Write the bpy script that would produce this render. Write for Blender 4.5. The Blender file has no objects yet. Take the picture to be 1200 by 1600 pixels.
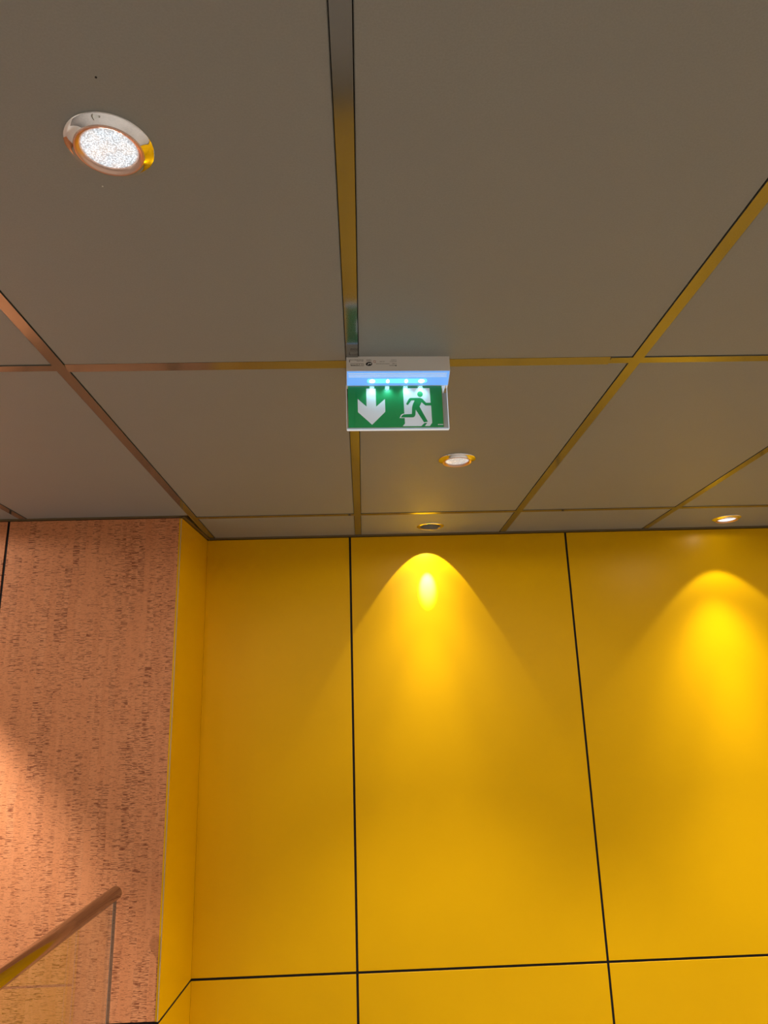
import bpy, bmesh, math, random
from mathutils import Vector, Matrix
random.seed(7)
S = bpy.context.scene
COL = S.collection

# ------------------------------------------------------------------ camera, world, exposure
CZ = 1.60                      # eye height
H = CZ + 0.69565               # ceiling height
F_PX, PITCH, YAW, ROLL = 1110.9, 0.26988, 0.03526, -0.0306
fw = Vector((math.sin(YAW)*math.cos(PITCH), math.cos(YAW)*math.cos(PITCH), math.sin(PITCH)))
r0 = Vector((math.cos(YAW), -math.sin(YAW), 0)); u0 = r0.cross(fw)
rt = r0*math.cos(ROLL) + u0*math.sin(ROLL); up = -r0*math.sin(ROLL) + u0*math.cos(ROLL)
cam = bpy.data.cameras.new('camera'); camo = bpy.data.objects.new('camera', cam); COL.objects.link(camo)
m = Matrix((rt, up, -fw)).transposed().to_4x4(); m.translation = (0, 0, CZ)
camo.matrix_world = m
cam.sensor_fit = 'VERTICAL'; cam.sensor_height = 36.0; cam.lens = 36.0*F_PX/1600.0
cam.clip_start = 0.02
S.camera = camo
w = bpy.data.worlds.new('world'); S.world = w; w.use_nodes = True
w.node_tree.nodes['Background'].inputs[0].default_value = (0, 0, 0, 1)
S.view_settings.view_transform = 'Standard'; S.view_settings.look = 'None'
S.view_settings.gamma = 1.0; S.view_settings.use_curve_mapping = False
S.view_settings.exposure = 0.22
S.cycles.max_bounces = 8; S.cycles.diffuse_bounces = 5; S.cycles.glossy_bounces = 4

P_ROOM = 142.0      # power of an ordinary downlight
LAMP_COL = (1.0, 0.93, 0.86)

# ------------------------------------------------------------------ materials
def nodes(name):
    mt = bpy.data.materials.new(name); mt.use_nodes = True
    nt = mt.node_tree; return mt, nt, nt.nodes['Principled BSDF']
def principled(name, col, rough=0.5, metal=0.0, spec=0.5, emit=None, es=0.0, coat=0.0, coat_r=0.1):
    mt, nt, b = nodes(name)
    b.inputs['Base Color'].default_value = (*col, 1); b.inputs['Roughness'].default_value = rough
    b.inputs['Metallic'].default_value = metal; b.inputs['Specular IOR Level'].default_value = spec
    b.inputs['Coat Weight'].default_value = coat; b.inputs['Coat Roughness'].default_value = coat_r
    if emit:
        b.inputs['Emission Color'].default_value = (*emit, 1); b.inputs['Emission Strength'].default_value = es
    return mt
def N(nt, t, **kw):
    n = nt.nodes.new(t)
    for k, v in kw.items(): setattr(n, k, v)
    return n
def math_node(nt, op, a, b=None, c=None):
    n = nt.nodes.new('ShaderNodeMath'); n.operation = op
    for i, v in enumerate((a, b, c)):
        if v is None: continue
        if isinstance(v, (int, float)): n.inputs[i].default_value = v
        else: nt.links.new(v, n.inputs[i])
    return n.outputs[0]
def noise(nt, vec, scale, detail=2.0, rough=0.5):
    n = nt.nodes.new('ShaderNodeTexNoise'); n.inputs['Scale'].default_value = scale
    n.inputs['Detail'].default_value = detail; n.inputs['Roughness'].default_value = rough
    nt.links.new(vec, n.inputs['Vector']); return n.outputs['Fac']
def mixcol(nt, fac, a, b):
    n = nt.nodes.new('ShaderNodeMix'); n.data_type = 'RGBA'
    if isinstance(fac, (int, float)): n.inputs[0].default_value = fac
    else: nt.links.new(fac, n.inputs[0])
    for i, v in ((6, a), (7, b)):
        if isinstance(v, tuple): n.inputs[i].default_value = (*v, 1)
        else: nt.links.new(v, n.inputs[i])
    return n.outputs[2]
def maprange(nt, v, a, b, c=0.0, d=1.0):
    n = nt.nodes.new('ShaderNodeMapRange'); nt.links.new(v, n.inputs[0])
    for i, x in enumerate((a, b, c, d)): n.inputs[i+1].default_value = x
    return n.outputs[0]

def tile_material():
    mt, nt, b = nodes('ceiling_tile_paint')
    g = N(nt, 'ShaderNodeNewGeometry').outputs['Position']
    n1 = noise(nt, g, 420, 2); n2 = noise(nt, g, 5, 3)
    c = mixcol(nt, maprange(nt, n1, .3, .7), (.28, .29, .265), (.305, .315, .29))
    c = mixcol(nt, maprange(nt, n2, .35, .65, 0, .35), c, (.28, .285, .265))
    nt.links.new(c, b.inputs['Base Color'])
    b.inputs['Roughness'].default_value = .55; b.inputs['Specular IOR Level'].default_value = .35
    bp = N(nt, 'ShaderNodeBump'); bp.inputs['Strength'].default_value = .12; bp.inputs['Distance'].default_value = .001
    nt.links.new(n1, bp.inputs['Height']); nt.links.new(bp.outputs[0], b.inputs['Normal'])
    return mt
def yellow_material():
    mt, nt, b = nodes('yellow_laminate')
    g = N(nt, 'ShaderNodeNewGeometry').outputs['Position']
    n1 = noise(nt, g, 900, 1); n2 = noise(nt, g, 3, 2)
    c = mixcol(nt, maprange(nt, n2, .3, .7), (.86, .465, .0005), (.90, .49, .0005))
    nt.links.new(c, b.inputs['Base Color'])
    b.inputs['Roughness'].default_value = .34; b.inputs['Specular IOR Level'].default_value = .13
    bp = N(nt, 'ShaderNodeBump'); bp.inputs['Strength'].default_value = .03; bp.inputs['Distance'].default_value = .0005
    nt.links.new(n1, bp.inputs['Height']); nt.links.new(bp.outputs[0], b.inputs['Normal'])
    return mt
def cork_material():
    mt, nt, b = nodes('cork_veneer')
    g = N(nt, 'ShaderNodeNewGeometry').outputs['Position']
    sep = N(nt, 'ShaderNodeSeparateXYZ'); nt.links.new(g, sep.inputs[0]); X, Z = sep.outputs[0], sep.outputs[2]
    def vec(x, y, z):
        cn = N(nt, 'ShaderNodeCombineXYZ')
        for i, v in enumerate((x, y, z)):
            if isinstance(v, (int, float)): cn.inputs[i].default_value = v
            else: nt.links.new(v, cn.inputs[i])
        return cn.outputs[0]
    def columns(width, seed):
        # a value per vertical strip of bark
        wob = math_node(nt, 'MULTIPLY', noise(nt, vec(X, seed, Z), 9.0, 2), width*1.2)
        col = math_node(nt, 'FLOOR', math_node(nt, 'DIVIDE', math_node(nt, 'ADD', X, wob), width))
        # each strip is broken into lengths
        seg = math_node(nt, 'FLOOR', math_node(nt, 'ADD', math_node(nt, 'MULTIPLY', Z, 4.5), math_node(nt, 'MULTIPLY', math_node(nt, 'SINE', math_node(nt, 'MULTIPLY', col, 12.99)), 7.3)))
        wn = N(nt, 'ShaderNodeTexWhiteNoise'); wn.noise_dimensions = '3D'
        nt.links.new(vec(col, seg, seed), wn.inputs['Vector'])
        return col, wn.outputs['Value']
    c1, v1 = columns(.023, 1.7)
    c2, v2 = columns(.011, 5.1)
    # short dark lenticels lying across the strips
    d1 = noise(nt, vec(math_node(nt, 'MULTIPLY', X, 36), math_node(nt, 'MULTIPLY', c1, 3.7), math_node(nt, 'MULTIPLY', Z, 400)), 1.0, 2.0, .55)
    d2 = noise(nt, vec(math_node(nt, 'MULTIPLY', X, 60), math_node(nt, 'MULTIPLY', c2, 5.3), math_node(nt, 'MULTIPLY', Z, 520)), 1.0, 1.0, .5)
    cl = noise(nt, vec(math_node(nt, 'MULTIPLY', X, 14), 2.0, math_node(nt, 'MULTIPLY', Z, 5)), 1.0, 3.0, .6)
    th1 = math_node(nt, 'ADD', d1, math_node(nt, 'ADD', math_node(nt, 'MULTIPLY', math_node(nt, 'SUBTRACT', v1, .5), .13), math_node(nt, 'MULTIPLY', math_node(nt, 'SUBTRACT', cl, .5), .13)))
    th2 = math_node(nt, 'ADD', d2, math_node(nt, 'ADD', math_node(nt, 'MULTIPLY', math_node(nt, 'SUBTRACT', v2, .5), .08), math_node(nt, 'MULTIPLY', math_node(nt, 'SUBTRACT', cl, .5), .11)))
    m1 = maprange(nt, th1, .56, .66, 0, .8); m2 = maprange(nt, th2, .54, .68, 0, .5)
    fine = noise(nt, vec(math_node(nt, 'MULTIPLY', X, 260), 0.0, math_node(nt, 'MULTIPLY', Z, 420)), 1.0, 2.0)
    base = mixcol(nt, v1, (.78, .305, .125), (.84, .355, .155))
    base = mixcol(nt, maprange(nt, v2, 0, 1, 0, .4), base, (.71, .265, .10))
    base = mixcol(nt, maprange(nt, fine, .35, .7, 0, .45), base, (.62, .22, .085))
    c = mixcol(nt, m2, base, (.33, .085, .03))
    c = mixcol(nt, m1, c, (.19, .04, .012))
    nt.links.new(c, b.inputs['Base Color'])
    b.inputs['Roughness'].default_value = .55; b.inputs['Specular IOR Level'].default_value = .3
    bp = N(nt, 'ShaderNodeBump'); bp.inputs['Strength'].default_value = .35; bp.inputs['Distance'].default_value = .001
    bp.invert = True
    nt.links.new(m1, bp.inputs['Height']); nt.links.new(bp.outputs[0], b.inputs['Normal'])
    return mt
def clear_material(name, tint, gloss_col=(1, 1, 1), ior=1.5, rough=0.0):
    mt = bpy.data.materials.new(name); mt.use_nodes = True; nt = mt.node_tree; nt.nodes.clear()
    o = N(nt, 'ShaderNodeOutputMaterial'); mx = N(nt, 'ShaderNodeMixShader')
    t = N(nt, 'ShaderNodeBsdfTransparent'); t.inputs[0].default_value = (*tint, 1)
    g = N(nt, 'ShaderNodeBsdfGlossy'); g.inputs[0].default_value = (*gloss_col, 1); g.inputs['Roughness'].default_value = rough
    lw = N(nt, 'ShaderNodeLayerWeight'); lw.inputs[0].default_value = .5
    r0_ = ((ior-1)/(ior+1))**2
    fr = math_node(nt, 'ADD', math_node(nt, 'MULTIPLY', math_node(nt, 'POWER', lw.outputs['Facing'], 5.0), 1-r0_), r0_)
    nt.links.new(fr, mx.inputs[0]); nt.links.new(t.outputs[0], mx.inputs[1]); nt.links.new(g.outputs[0], mx.inputs[2])
    nt.links.new(mx.outputs[0], o.inputs[0]); return mt
def lens_material(name, strength, cell):
    mt, nt, b = nodes(name)
    tc = N(nt, 'ShaderNodeTexCoord').outputs['Object']
    v = N(nt, 'ShaderNodeTexVoronoi'); v.inputs['Scale'].default_value = cell; nt.links.new(tc, v.inputs['Vector'])
    v.inputs['Randomness'].default_value = .75
    sh = maprange(nt, v.outputs['Distance'], .12, .62, 1.0, .30)
    n = noise(nt, tc, 60, 1)
    c = mixcol(nt, maprange(nt, n, .35, .65), (.78, .90, 1.0), (1.0, .98, .97))
    nt.links.new(c, b.inputs['Emission Color'])
    nt.links.new(math_node(nt, 'MULTIPLY', sh, strength), b.inputs['Emission Strength'])
    b.inputs['Base Color'].default_value = (.6, .62, .65, 1); b.inputs['Roughness'].default_value = .2
    return mt
def brushed(name, col, rough, streak=(1, 1, 1)):
    mt, nt, b = nodes(name)
    g = N(nt, 'ShaderNodeNewGeometry').outputs['Position']
    mp = N(nt, 'ShaderNodeMapping'); mp.inputs['Scale'].default_value = streak; nt.links.new(g, mp.inputs[0])
    n = noise(nt, mp.outputs[0], 40, 2)
    nt.links.new(maprange(nt, n, .3, .7, rough*.8, rough*1.25), b.inputs['Roughness'])
    b.inputs['Base Color'].default_value = (*col, 1); b.inputs['Metallic'].default_value = 1
    return mt
def plaster(name, a, bb, rough=.6):
    mt, nt, b = nodes(name)
    g = N(nt, 'ShaderNodeNewGeometry').outputs['Position']
    nt.links.new(mixcol(nt, maprange(nt, noise(nt, g, 6, 4), .3, .7), a, bb), b.inputs['Base Color'])
    b.inputs['Roughness'].default_value = rough; return mt

M = dict(
    tile=tile_material(), yellow=yellow_material(), cork=cork_material(),
    strip=principled('grid_strip_enamel', (.08, .08, .06), .12),
    joint=principled('dark_joint', (.012, .010, .010), .7, spec=.2),
    bronze=principled('dark_edge_profile', (.20, .15, .075), .4, metal=.5),
    pale=principled('pale_panel_edge', (.60, .42, .22), .5),
    floor=plaster('floor_vinyl', (.13, .12, .11), (.17, .155, .145), .5),
    pale_wall=plaster('off_white_panel', (.80, .79, .77), (.85, .84, .82), .5),
    chrome=principled('polished_chrome', (.93, .92, .90), .035, metal=1),
    bezel=principled('satin_bezel', (.76, .52, .41), .32, metal=1),
    grey_can=principled('grey_lamp_can', (.22, .21, .18), .5, metal=.2),
    lens=lens_material('prismatic_lens', 1.2, 470),
    lens_dim=lens_material('dimmer_lens', .72, 330),
    lens_bright=lens_material('bright_lens', 1.7, 500),
    steel=principled('satin_steel', (.46, .41, .31), .12, metal=1),
    edge_shade=principled('glass_end_shadow', (.13, .085, .06), .3), edge_light=principled('glass_edge_light', (.62, .56, .50), .2),
    glass=clear_material('balustrade_glass', (.93, .95, .93)),
    acrylic=clear_material('clear_acrylic', (.97, .985, .98)),
    acrylic_edge=principled('lit_acrylic_edge', (.75, .80, .85), .15, emit=(.75, .88, 1.0), es=.35),
    acrylic_rail=principled('clear_rail_acrylic', (.42, .46, .50), .15, emit=(.6, .75, 1.0), es=.12),
    acrylic_frost=principled('frosted_acrylic', (.55, .53, .50), .3),
    white=principled('sign_housing_white', (.93, .90, .85), .4),
    ink=principled('black_print', (.02, .02, .02), .6),
    ink_grey=principled('grey_print', (.22, .18, .15), .6),
    ink_red=principled('red_print', (.55, .22, .16), .6),
    green=principled('sign_green', (.006, .30, .085), .35, emit=(.002, .30, .075), es=.15),
    sign_white=principled('sign_white', (.78, .78, .80), .4, emit=(.85, .80, .90), es=.20),
    diffuser=principled('blue_light_cover', (.20, .35, .60), .12, emit=(.13, .40, 1.0), es=.72),
    slot=principled('led_slot_glow', (.3, .6, .9), .2, emit=(.10, .68, 1.0), es=1.0),
    led=principled('led_white', (1, 1, 1), .3, emit=(.85, .98, 1.0), es=4.5),
)

M['strip'].node_tree.nodes['Principled BSDF'].inputs['IOR'].default_value = 2.8

# ------------------------------------------------------------------ mesh helpers
def mesh_obj(name, bm, mat, parent=None, smooth=False):
    bmesh.ops.recalc_face_normals(bm, faces=bm.faces)
    me = bpy.data.meshes.new(name); bm.to_mesh(me); bm.free()
    if mat is not None: me.materials.append(mat)
    if smooth:
        for p in me.polygons: p.use_smooth = True
    o = bpy.data.objects.new(name, me); COL.objects.link(o)
    if parent is not None: o.parent = parent
    return o
def add_box(bm, x0, x1, y0, y1, z0, z1, bevel=0):
    vs = [bm.verts.new((x, y, z)) for x in (x0, x1) for y in (y0, y1) for z in (z0, z1)]
    fs = [bm.faces.new([vs[i] for i in q]) for q in ((0,1,3,2),(4,6,7,5),(0,4,5,1),(2,3,7,6),(0,2,6,4),(1,5,7,3))]
    if bevel:
        es = list({e for f in fs for e in f.edges})
        bmesh.ops.bevel(bm, geom=es, offset=bevel, segments=1, affect='EDGES')
def box(name, b, mat, parent=None, bevel=0):
    bm = bmesh.new(); add_box(bm, *b, bevel=bevel); return mesh_obj(name, bm, mat, parent)
def add_prism(bm, pts, mapf):
    """pts 2D outline; mapf(p, s) -> 3D for side s = 0/1"""
    a = [bm.verts.new(mapf(p, 0)) for p in pts]; b = [bm.verts.new(mapf(p, 1)) for p in pts]
    bm.faces.new(a); bm.faces.new(b[::-1]); n = len(pts)
    for i in range(n): bm.faces.new([a[i], a[(i+1) % n], b[(i+1) % n], b[i]])
def lathe(name, prof, mat, parent, n=64, smooth=True, cap=False):
    bm = bmesh.new(); rings = []
    for r, z in prof:
        if r < 1e-6: rings.append([bm.verts.new((0, 0, z))])
        else: rings.append([bm.verts.new((r*math.cos(2*math.pi*i/n), r*math.sin(2*math.pi*i/n), z)) for i in range(n)])
    for a, b in zip(rings, rings[1:]):
        for i in range(n):
            j = (i+1) % n
            if len(a) == 1: bm.faces.new([a[0], b[i], b[j]])
            elif len(b) == 1: bm.faces.new([a[i], a[j], b[0]])
            else: bm.faces.new([a[i], a[j], b[j], b[i]])
    return mesh_obj(name, bm, mat, parent, smooth)
def empty(name, loc, label, cat, group=None, rz=0):
    o = bpy.data.objects.new(name, None); COL.objects.link(o); o.location = loc; o.rotation_euler = (0, 0, rz)
    o.empty_display_size = .05; o['label'] = label; o['category'] = cat
    if group: o['group'] = group
    return o
def struct(o, label, cat):
    o['kind'] = 'structure'; o['label'] = label; o['category'] = cat; return o

# ------------------------------------------------------------------ room geometry
XG, YG, DR = -0.0091, 1.34734, 1.19033          # ceiling grid origin, row line, row pitch
YW, YC = 2.8707, 2.516                          # yellow wall, cork wall
XI, XO = -0.6285, -0.645                        # recess corner: inner, outer
XL, XR, YB = -3.2, 3.6, -3.4
ZJ = CZ - 0.90035                               # horizontal panel joint
SW = .012                                       # half width of a grid strip
LAMPS = {'left': (-.306, .751), 'mid': (.287, 1.955), 'wash': (.280, 2.740), 'wall': (1.470, 2.718)}
EXTRA = [(-1.72, 2.12), (1.487, 1.955), (.894, .751), (-1.506, .751), (.30, -.45), (-.90, -.45), (1.50, -.45),
         (-.306, -1.65), (1.30, -1.65), (-1.9, -1.65), (2.55, .751), (2.65, 1.955), (2.67, 2.70), (-2.5, -.45), (2.7, -1.65)]
ALL = list(LAMPS.values()) + EXTRA

fl = struct(box('floor', (XL-.1, XR+.1, YB-.1, YW+.1, -.08, 0), M['floor']), 'grey speckled vinyl floor of the room', 'floor')
ceiling = struct(box('ceiling', (XL-.1, XR+.1, YB-.1, YW+.1, H+.055, H+.12), M['joint']), 'grey tiled ceiling with metal grid strips', 'ceiling')
wb = struct(box('wall_back', (XI-.03, XR+.1, YW+.014, YW+.1, 0, H+.055), M['joint']), 'yellow laminate panelled wall with thin black joints', 'wall')
wl = struct(box('wall_left', (XL-.1, XO-.012, YC+.014, YW+.1, 0, H+.055), M['joint']), 'cork veneered wall left of the yellow recess', 'wall')
ws = struct(box('wall_side', (XO-.012, XO-.0105, YC+.015, YW+.013, 0, H+.055), M['joint']), 'narrow yellow return wall between cork wall and yellow wall', 'wall')
struct(box('wall_far_left', (XL-.1, XL, YB-.1, YC+.014, 0, H+.055), M['pale_wall']), 'off-white side wall beyond the balustrade', 'wall')
struct(box('wall_right', (XR, XR+.1, YB-.1, YW+.014, 0, H+.055), M['pale_wall']), 'off-white side wall to the right of the room', 'wall')
struct(box('wall_front', (XL, XR, YB-.1, YB, 0, H+.055), M['pale_wall']), 'off-white wall behind the viewer', 'wall')

# wall panels
G = .0044                                        # half joint
ZT = H - .0075
xs = [XI, -.0435, .857, 1.757, 2.657, XR]
for i in range(5):
    a = xs[i] + (G if i else 0); b = xs[i+1] - (G if i < 4 else 0)
    for z0, z1 in ((ZJ+G, ZT), (.10, ZJ-G)):
        box('panel', (a, b, YW, YW+.0135, z0, z1), M['yellow'], wb, .0006)
for z0, z1 in ((ZJ+G, ZT), (.10, ZJ-G)):
    bm = bmesh.new()
    add_prism(bm, [(XI, YW-.0004), (XO, YC-.001), (XO-.010, YC-.001), (XO-.010, YW-.0004)], lambda p, s: (p[0], p[1], (z0, z1)[s]))
    mesh_obj('panel', bm, M['yellow'], ws)
    box('edge_trim', (XO-.0040, XO-.0012, YC-.0035, YC-.001, z0, z1), M['pale'], ws)
xc = [XL, -2.165, -1.265, XO-.0058]
for i in range(3):
    a = xc[i] + (G if i else 0); b = xc[i+1] - (G if i < 2 else 0)
    for z0, z1 in ((ZJ+G, H-.006), (.10, ZJ-G)):
        box('panel', (a, b, YC, YC+.0135, z0, z1), M['cork'], wl, .0006)
# dark joint profiles just behind the panel faces
for x in xs[1:5]: box('joint_profile', (x-G-.001, x+G+.001, YW+.003, YW+.0145, .10, ZT), M['joint'], wb)
box('joint_profile', (XI, XR, YW+.0032, YW+.0145, ZJ-G-.001, ZJ+G+.001), M['joint'], wb)
for x in xc[1:3]: box('joint_profile', (x-G-.001, x+G+.001, YC+.003, YC+.0145, .10, H-.006), M['joint'], wl)
box('joint_profile', (XL, XO-.006, YC+.0032, YC+.0145, ZJ-G-.001, ZJ+G+.001), M['joint'], wl)
bm = bmesh.new()
add_prism(bm, [(XI-.0012, YW), (XO-.0012, YC+.001), (XO-.010, YC+.001), (XO-.010, YW)], lambda p, s: (p[0], p[1], (ZJ-G-.001, ZJ+G+.001)[s]))
mesh_obj('joint_profile', bm, M['joint'], ws)
struct(box('baseboard_back', (XI, XR, YW-.004, YW+.0135, 0, .095), M['bronze']), 'dark baseboard under the yellow wall', 'baseboard')
struct(box('baseboard_left', (XL, XO-.006, YC-.004, YC+.0135, 0, .095), M['bronze']), 'dark baseboard under the cork wall', 'baseboard')

# edge profiles where ceiling meets the walls
struct(box('trim_1', (XI+.004, XR, YW-.011, YW+.012, H-.0055, H+.012), M['bronze']), 'dark edge profile along the top of the yellow wall', 'trim')
struct(box('trim_2', (XL, XO+.004, YC-.011, YC+.013, H-.0045, H+.012), M['bronze']), 'dark edge profile along the top of the cork wall', 'trim')
bm = bmesh.new()
add_prism(bm, [(XI+.011, YW-.010), (XO+.011, YC-.011), (XO-.002, YC-.011), (XI-.002, YW-.010)], lambda p, s: (p[0], p[1], (H-.0048, H+.012)[s]))
struct(mesh_obj('trim_3', bm, M['bronze']), 'dark edge profile along the top of the recess return', 'trim')

# ceiling tiles with holes for the lamps
def tile(x0, x1, y0, y1):
    hole = [(x, y) for x, y in ALL if x0 < x < x1 and y0 < y < y1]
    TH = .012; cx, cy = (x0+x1)/2, (y0+y1)/2; bm = bmesh.new(); bv = .0012
    if not hole:
        lo = [bm.verts.new((x, y, H)) for x, y in ((x0+bv, y0+bv), (x1-bv, y0+bv), (x1-bv, y1-bv), (x0+bv, y1-bv))]
        bm.faces.new(lo)
    else:
        hx, hy = hole[0]; R = .046; n = 48; ci = []; ou = []
        cor = [(x0+bv, y0+bv), (x1-bv, y0+bv), (x1-bv, y1-bv), (x0+bv, y1-bv)]
        angs = sorted([2*math.pi*i/n for i in range(n)] + [math.atan2(q[1]-hy, q[0]-hx) % (2*math.pi) for q in cor])
        for t in angs:
            c, s = math.cos(t), math.sin(t); k = 1e9
            if abs(c) > 1e-9: k = min(k, ((cor[1][0] if c > 0 else cor[0][0])-hx)/c)
            if abs(s) > 1e-9: k = min(k, ((cor[2][1] if s > 0 else cor[0][1])-hy)/s)
            ci.append(bm.verts.new((hx+R*c, hy+R*s, H))); ou.append(bm.verts.new((hx+k*c, hy+k*s, H)))
        L = len(angs); hi = [bm.verts.new((v.co.x, v.co.y, H+TH)) for v in ci]
        for i in range(L):
            j = (i+1) % L
            bm.faces.new([ci[i], ci[j], ou[j], ou[i]]); bm.faces.new([ci[i], hi[i], hi[j], ci[j]])
        lo = ou
    # bevel and edge
    def out(v, z, d):
        x = v.co.x; y = v.co.y
        if abs(x-(x0+bv)) < 1e-5: x = x0
        if abs(x-(x1-bv)) < 1e-5: x = x1
        if abs(y-(y0+bv)) < 1e-5: y = y0
        if abs(y-(y1-bv)) < 1e-5: y = y1
        return bm.verts.new((x, y, z))
    mid = [out(v, H+bv, 0) for v in lo]; top = [bm.verts.new((v.co.x, v.co.y, H+TH)) for v in mid]
    n = len(lo)
    for i in range(n):
        j = (i+1) % n
        bm.faces.new([lo[i], mid[i], mid[j], lo[j]]); bm.faces.new([mid[i], top[i], top[j], mid[j]])
    return mesh_obj('ceiling_tile', bm, M['tile'], ceiling)
RC = .0018                                       # strips stand this much proud of the tile faces
def strip(x0, x1, y0, y1, tilt=(0, 0)):
    """thin metal strip in the ceiling grid, each length slightly twisted"""
    bm = bmesh.new(); z0 = H-RC
    cx, cy = (x0+x1)/2, (y0+y1)/2
    f = lambda x, y: z0 + (x-cx)*tilt[0] + (y-cy)*tilt[1]
    a = [bm.verts.new((x, y, f(x, y))) for x, y in ((x0, y0), (x1, y0), (x1, y1), (x0, y1))]
    b = [bm.verts.new((v.co.x, v.co.y, H+.012)) for v in a]
    bm.faces.new(a); bm.faces.new(b[::-1])
    for i in range(4): bm.faces.new([a[i], a[(i+1) % 4], b[(i+1) % 4], b[i]])
    return mesh_obj('grid_strip', bm, M['strip'], ceiling)
GAP = .0012                                      # shadow gap between tile and strip
cols = range(-6, 7)
for k in cols:
    x0, x1 = XG + k*.6, XG + (k+1)*.6
    a, b = max(x0+SW+GAP, XL), min(x1-SW-GAP, XR)
    if b-a < .03: continue
    for j in range(-4, 2):
        y0, y1 = YG + j*DR, YG + (j+1)*DR
        if j == 1 and k < -1: continue
        c, d = max(y0+SW+GAP, YB), min(y1-SW-GAP, YW-.0125)
        if j == 0 and k < -1: d = min(d, YC-.0125)
        if d-c < .03: continue
        tile(a, b, c, d)
TX = {}                                          # twist of single strip lengths: (column line, row) / (row line, column)
for k in range(-5, 7):
    x = XG + k*.6
    for j in range(-4, 2):
        y0, y1 = max(YG + j*DR + SW, YB), YG + (j+1)*DR - SW
        if j == 1:
            if k < -1: continue
            y1 = YW-.0125
        if j == 0 and k < -1: y1 = YC-.0125
        if y1-y0 < .02: continue
        strip(x-SW, x+SW, y0, y1)
for j in range(-3, 2):
    y = YG + j*DR
    for k in cols:
        a, b = max(XG + k*.6 + SW, XL), min(XG + (k+1)*.6 - SW, XR)
        if b-a < .02 or (j == 1 and k < -1): continue
        if j == 0 and k == 0:                    # the strip right of the sign is made of two lengths
            strip(a, b-.045, y-SW, y+SW, (0, -.2)); strip(b-.045, b, y-SW, y+SW)
        else: strip(a, b, y-SW, y+SW, (0, -.2) if (j == 0 and k == -1) else (0, 0))
    for k in range(-5, 7):
        if j == 1 and k < -1: continue
        x = XG + k*.6
        strip(x-SW, x+SW, y-SW, y+SW)            # crossing piece

for mx_, my_, mr_, mm_ in ((-.287, .650, .0013, 'joint'), (-.340, .823, .0010, 'pale_wall')):
    bm = bmesh.new(); bmesh.ops.create_cone(bm, cap_ends=True, segments=12, radius1=mr_, radius2=mr_, depth=.0006)
    bmesh.ops.translate(bm, verts=bm.verts, vec=(mx_, my_, H-.0001)); mesh_obj('speck', bm, M[mm_], ceiling)

# ------------------------------------------------------------------ recessed downlights
def spot(parent, loc, power, size, blend, radius, rot=(0, 0, 0), color=LAMP_COL):
    L = bpy.data.lights.new('lamp_light', 'SPOT'); L.energy = power; L.spot_size = math.radians(size); L.spot_blend = blend
    L.shadow_soft_size = radius; L.color = color
    o = bpy.data.objects.new('lamp_light', L); COL.objects.link(o); o.parent = parent; o.location = loc; o.rotation_euler = rot
    return o
GROUP = 'recessed ceiling downlights'
def downlight(xy, label, lens='lens', power=P_ROOM, size=88, blend=.6, rz=0.0, field=.42, core=62, corep=.5, spill=.021):
    e = empty('downlight', (xy[0], xy[1], H), label, 'downlight', GROUP, rz)
    lathe('flange', [(.0445, .004), (.0545, .0002), (.0545, -.0012), (.0535, -.0022), (.050, -.0036), (.0455, -.0062), (.0425, -.0085)], M['chrome'], e)
    lathe('bezel', [(.0425, -.0085), (.0418, -.0098), (.0405, -.0100), (.0385, -.0094), (.0355, -.0076), (.0338, -.0050), (.0335, .010)], M['bezel'], e)
    lathe('lens', [(.0338, -.0040), (.031, -.0050), (.020, -.0058), (.008, -.0062), (0, -.0063)], M[lens], e)
    lathe('housing', [(.0445, .004), (.0445, .045), (0, .045)], M['grey_can'], e)
    spot(e, (0, 0, -.0125), power*field, size, blend, .006)         # field of the beam
    spot(e, (0, 0, -.0126), power*corep, core, 1.0, .006)                  # brighter core
    spot(e, (0, 0, -.0127), power*spill, 176, .15, .012)              # wide spill of the prismatic lens
    return e
downlight(LAMPS['left'], 'large-looking lit downlight with chrome ring, nearest, left of the exit sign', 'lens')
downlight(LAMPS['mid'], 'lit downlight in the ceiling just beyond the exit sign', 'lens_dim', spill=.035)
lw_ = downlight(LAMPS['wall'], 'bright downlight close to the yellow wall at the right edge', 'lens_bright', power=44.0, size=86, blend=.20, corep=1.0, field=.11, core=34, spill=.006)
for tilt, size, bl, pw in ((-24, 108, 1.0, 56.0), (0, 60, 1.0, 22.0)):
    spot(lw_, (-.026, 0, -.0128), pw, size, bl, .006, (math.radians(tilt), 0, 0))
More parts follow.
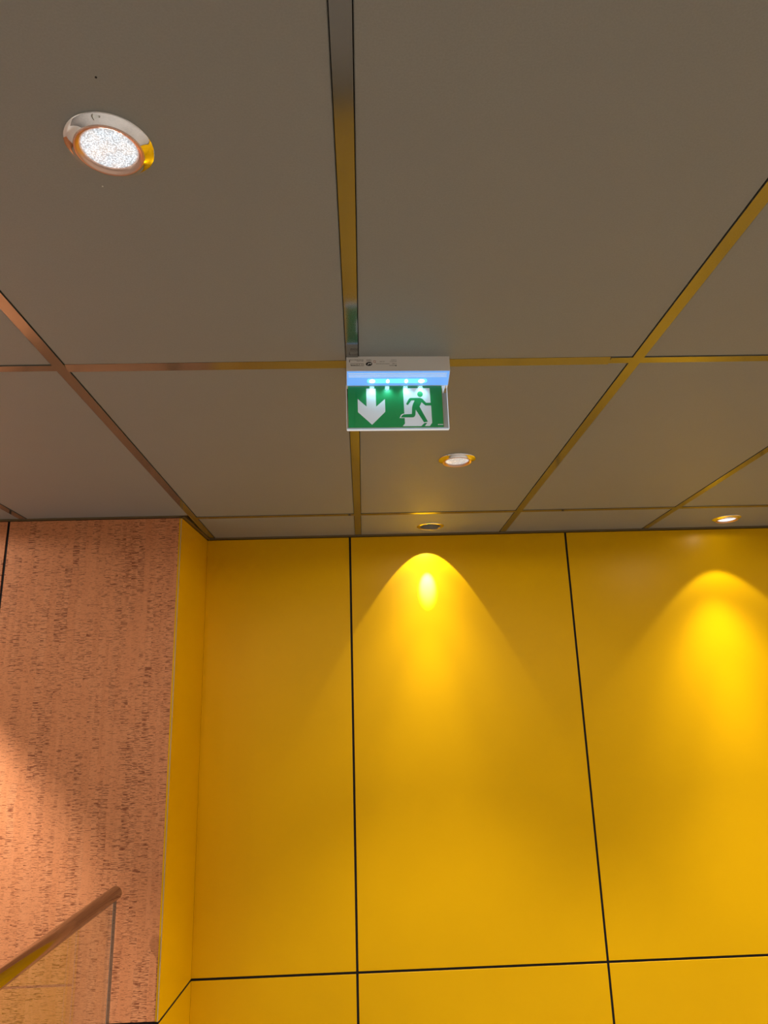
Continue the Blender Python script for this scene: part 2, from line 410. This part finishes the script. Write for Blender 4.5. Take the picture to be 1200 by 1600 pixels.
def washer(xy):
    e = empty('downlight', (xy[0], xy[1], H), 'tilted grey wall-washer spot above the brightest yellow scallop', 'downlight', GROUP)
    lathe('flange', [(.0445, .004), (.0545, .0002), (.0545, -.0012), (.0525, -.0026), (.047, -.0040), (.0425, -.0046), (.0415, -.0035), (.0410, .004)], M['chrome'], e)
    lathe('housing', [(.0410, .004), (.0445, .045), (0, .045)], M['grey_can'], e)
    t = math.radians(24)
    hd = lathe('lamp_head', [(0, .030), (.026, .028), (.034, .012), (.0355, -.004), (.0355, -.0075), (.034, -.0085), (.031, -.0065), (.029, -.001)], M['grey_can'], e)
    hd.rotation_euler = (t, math.radians(1.5), 0); hd.location = (-.005, -.004, -.001)
    ln = lathe('lens', [(.029, -.001), (.020, -.002), (0, -.0025)], M['lens_dim'], hd)
    # reflector beam built up from the crisp field edge to the hot spot (tilt is measured from straight down)
    for tilt, size, bl, pw in ((25, 73, .08, 4.2), (0, 88, 1.0, 8.0), (-16, 90, 1.0, 24.0), (3, 34, 1.0, 18.0), (32, 18, 1.0, 850.0)):
        spot(hd, (0, 0, -.0096), pw, size, bl, .003, (math.radians(tilt-24), 0, 0))
    return e
washer(LAMPS['wash'])
for i, p in enumerate(EXTRA):
    if i == 0: downlight(p, 'lit downlight close to the cork wall, left of the balustrade', 'lens', field=1.05, blend=.4, spill=.055)
    else: downlight(p, 'lit downlight elsewhere in the ceiling, outside the view', 'lens', spill=.075 if p[1] < 0 else .021)

# ------------------------------------------------------------------ exit sign
sx, sy = (-.021+.191)/2, 1.319
sign = empty('exit_sign', (sx, sy, H), 'green running man exit sign with white arrow hanging from the ceiling', 'exit sign', rz=math.radians(1.3))
W2 = .106
bm = bmesh.new()
add_prism(bm, [(0, 0), (0, -.0325), (.002, -.0335), (.0365, -.0475), (.052, -.0475), (.052, 0)], lambda p, s: ((-W2, W2)[s], p[0], p[1]))
housing = mesh_obj('housing', bm, M['white'], sign)
# blue glowing light cover under the housing (slightly proud of its sloping underside)
sl = (-.0475+.0335)/(.0365-.002)
def under(x, y, d=0.0):                              # point on the sloping underside, d below it
    return (x, y, -.0335 + (y-.002)*sl - d)
def under_box(name, x0, x1, y0, y1, d0, d1, mat, parent):
    bm = bmesh.new()
    add_prism(bm, [(x0, y0), (x1, y0), (x1, y1), (x0, y1)], lambda p, s: under(p[0], p[1], (d0, d1)[s]))
    return mesh_obj(name, bm, mat, parent)
cover = under_box('light_cover', -W2+.001, W2-.001, .0006, .0350, -.0005, .0012, M['diffuser'], sign)
for y0, y1 in ((.0040, .0052), (.0085, .0095), (.0125, .0132)):
    under_box('ridge', -W2+.004, W2-.006, y0, y1, .0008, .0021, M['acrylic_edge'], cover)
# slot with rounded ends holding four LEDs
def stadium(x0, x1, yc, r, n=10):
    p = [(x1-r + r*math.sin(math.pi*i/n), yc - r*math.cos(math.pi*i/n)) for i in range(n+1)]
    return p + [(x0+r - r*math.sin(math.pi*i/n), yc + r*math.cos(math.pi*i/n)) for i in range(n+1)]
sx0, sx1 = -W2 + (573-541)/161*.212, -W2 + (667.5-541)/161*.212
bm = bmesh.new(); add_prism(bm, stadium(sx0, sx1, .0232, .0052), lambda p, s: under(p[0], p[1], (.0004, .0019)[s]))
slot = mesh_obj('led_slot', bm, M['slot'], sign)
for px, rx in ((581.0, .0060), (605.5, .0034), (634.5, .0034), (658.5, .0062)):
    x = -W2 + (px-541)/161*.212
    bm = bmesh.new()
    bmesh.ops.create_uvsphere(bm, u_segments=20, v_segments=10, radius=1)
    for v in bm.verts: v.co = Vector(under(x + v.co.x*rx, .0232 + v.co.y*.0044, .0022 - v.co.z*.0011))
    mesh_obj('led', bm, M['led'], slot, True)
# the LEDs' own light, thrown down the pictogram sheet
for px in (581.0, 605.5, 634.5, 658.5):
    L_ = spot(sign, under(-W2 + (px-541)/161*.212, .0232, .0048), .11, 104, 1.0, .005, (math.radians(20), 0, 0), (.35, .85, 1.0))
# hanging acrylic plate and green pictogram sheet
AX0, AX1 = -.1065, .1025
YP = .0375
AZ0, AZ1 = -.0478, -.1460
plate = box('acrylic_plate', (AX0, AX1, YP-.0035, YP-.0010, AZ1, AZ0), M['acrylic'], sign)
box('plate_edge', (AX0-.0002, AX1+.0002, YP-.0040, YP+.0030, AZ1-.0009, AZ1), M['acrylic_edge'], plate)
box('plate_edge', (AX0-.0005, AX0, YP-.0038, YP+.0020, AZ1, AZ0), M['acrylic_edge'], plate)
box('plate_edge', (AX1, AX1+.0005, YP-.0038, YP+.0020, AZ1, AZ0), M['acrylic_edge'], plate)
GX0, GX1, GZ0, GZ1 = AX0+.0030, AX1-.0105, -.0485, -.1405
sheet = box('pictogram_sheet', (GX0, GX1, YP, YP+.0025, GZ1, GZ0), M['green'], sign)
box('clear_rail', (AX0+.001, AX1-.001, YP-.0005, YP+.002, AZ1+.0008, GZ1-.0012), M['acrylic_rail'], plate)
box('frosted_side', (GX1+.0012, AX1-.0008, YP-.0002, YP+.002, GZ1, GZ0-.016), M['acrylic_frost'], plate)
bm = bmesh.new()
add_prism(bm, [(GX1+.0008, GZ0), (AX1-.002, GZ0), (GX1+.0022, GZ0-.018)], lambda p, s: (p[0], YP-.0004+.002*s, p[1]))
mesh_obj('lit_wedge', bm, M['acrylic_edge'], plate)
def P6(p):                                        # outline on the sheet, measured in sheet units
    return (GX0 + (p[0]-140)/890*(GX1-GX0), GZ0 + (p[1]-435)/395*(GZ1-GZ0))
def PB(p): return P6((576+.45*p[0], 420+.45*p[1]))
def flat(name, pts, mat, d0, d1, parent):
    bm = bmesh.new(); add_prism(bm, pts, lambda p, s: (p[0], YP-(d0, d1)[s], p[1])); return mesh_obj(name, bm, mat, parent)
flat('arrow', [P6(p) for p in ((312,458),(401,458),(402,634),(487,560),(487,682),(360,805),(230,684),(230,558),(312,632))], M['sign_white'], -.0002, .0003, sheet)
flat('door_shape', [PB(p) for p in ((192,82),(752,82),(760,400),(768,470),(772,822),(722,892),(155,892),(205,835),(203,720),(95,720),(128,652),(165,630),(198,628))], M['sign_white'], -.0002, .0003, sheet)
man = flat('running_man', [PB(p) for p in ((330,295),(540,292),(585,310),(665,400),(775,400),(775,457),(645,457),(570,385),(522,480),(682,800),(602,816),(440,545),(428,660),(408,694),(380,706),(125,706),(150,665),(190,643),(355,637),(365,500),(385,430),(425,347),(355,345),(285,440),(262,442),(245,420),(305,315))], M['green'], .0002, .0006, sheet)
flat('head', [PB((545+60*math.cos(2*math.pi*i/28), 212+60*math.sin(2*math.pi*i/28))) for i in range(28)], M['green'], .0002, .0006, man)
flat('foot_shadow', [PB(p) for p in ((610,830),(668,824),(608,903),(532,903))], M['green'], .0002, .0006, man)
bm = bmesh.new()
for a, b in ((892, 918), (926, 936), (944, 962), (968, 980), (986, 1000)):
    q0, q1 = PB((a, 855)), PB((b, 872)); add_box(bm, q0[0], q1[0], YP-.0004, YP-.0001, q1[1], q0[1])
mesh_obj('maker_mark', bm, M['sign_white'], sheet)
# small upside-down print on the housing front
def PH(X, Y):
    return (-W2 + (540+X/13.333-541)/161*.212, -(550+Y/13.333-556)/23*.0325)
def marks(name, rows, mat, hgt=10):
    bm = bmesh.new()
    for x0, x1, y, solid in rows:
        x = x0
        while x < x1:
            wd = (x1-x0) if solid else random.choice((7, 10, 14, 22))
            e = min(x+wd, x1); a, b = PH(x, y-hgt/2), PH(e, y+hgt/2)
            add_box(bm, a[0], b[0], -.0004, .0002, b[1], a[1]); x = e + random.choice((4, 5, 9))
    o = mesh_obj(name, bm, mat, housing); o['kind'] = 'stuff'; return o
marks('printed_text', [(75, 370, 153, 0), (230, 362, 178, 0), (430, 530, 153, 0), (428, 530, 178, 0), (962, 1050, 236, 0), (900, 1010, 272, 0)], M['ink_grey'], 9)
marks('printed_text', [(935, 1050, 155, 0), (915, 1050, 190, 0), (705, 800, 190, 0), (625, 905, 238, 0)], M['ink_grey'], 6)
marks('printed_text', [(110, 265, 270, 0), (1018, 1050, 275, 1)], M['ink'], 16)
marks('printed_frame', [(100, 372, 233, 1), (100, 372, 276, 1)], M['ink_grey'], 5)
marks('printed_frame', [(72, 88, 182, 1), (100, 106, 255, 1), (365, 372, 255, 1), (230, 236, 255, 1), (280, 286, 255, 1), (330, 336, 255, 1)], M['ink_grey'], 40)
marks('printed_frame', [(575, 620, 172, 1), (580, 622, 212, 1)], M['ink_red'], 6)
marks('printed_frame', [(575, 582, 192, 1), (612, 619, 192, 1)], M['ink_red'], 30)
bm = bmesh.new(); add_prism(bm, [PH(480+67*math.cos(t)+8*math.sin(t), 240+40*math.sin(t)-8*math.cos(t)) for t in [2*math.pi*i/28 for i in range(28)]], lambda p, s: (p[0], (-.0004, .0002)[s], p[1]))
oval = mesh_obj('printed_oval', bm, M['ink'], housing)
bm = bmesh.new()
for pts in ([(445,262),(470,222),(482,222),(458,264)], [(470,232),(498,226),(496,238),(474,244)], [(490,228),(520,222),(530,236),(522,248),(512,240),(500,240)]):
    add_prism(bm, [PH(*p) for p in pts], lambda p, s: (p[0], (-.0006, -.0003)[s], p[1]))
mesh_obj('oval_script', bm, M['white'], oval)

# ------------------------------------------------------------------ balustrade by the cork wall
RX, RZ, RR = -.785, CZ-.528, .0205
bal = empty('balustrade', (RX, 2.45, 0), 'clear glass balustrade with round steel handrail ending at the cork wall', 'balustrade')
def local(o): o.matrix_parent_inverse = Matrix.Translation((-RX, -2.45, 0)); return o
bm = bmesh.new(); n = 40; ys = [.3, 2.4685, 2.4705]; rr = [RR, RR, RR-.0018]; rings = []
for y, r in zip(ys, rr): rings.append([bm.verts.new((RX+r*math.cos(2*math.pi*i/n), y, RZ+r*math.sin(2*math.pi*i/n))) for i in range(n)])
for a, b in zip(rings, rings[1:]):
    for i in range(n): bm.faces.new([a[i], a[(i+1) % n], b[(i+1) % n], b[i]])
bm.faces.new(rings[0]); bm.faces.new(rings[-1][::-1])
hr = local(mesh_obj('handrail', bm, M['steel'], bal))
for p in hr.data.polygons: p.use_smooth = len(p.vertices) == 4
for y0, y1 in ((.30, 1.375), (1.390, 2.466)):
    local(box('glass_panel', (RX-.006, RX+.006, y0, y1, .06, RZ-RR+.006), M['glass'], bal, .0012))
local(box('glass_edge_and_shade', (RX-.0020, RX+.0062, 2.4662, 2.4675, .10, RZ-RR+.004), M['edge_shade'], bal))  # dark brown strip stands in for the shadow band beside the glass end
local(box('glass_edge_and_shade', (RX-.0036, RX-.0021, 2.4660, 2.4675, .10, RZ-RR+.004), M['edge_light'], bal))
local(box('base_channel', (RX-.022, RX+.022, .28, 2.47, 0, .10), M['steel'], bal, .002))
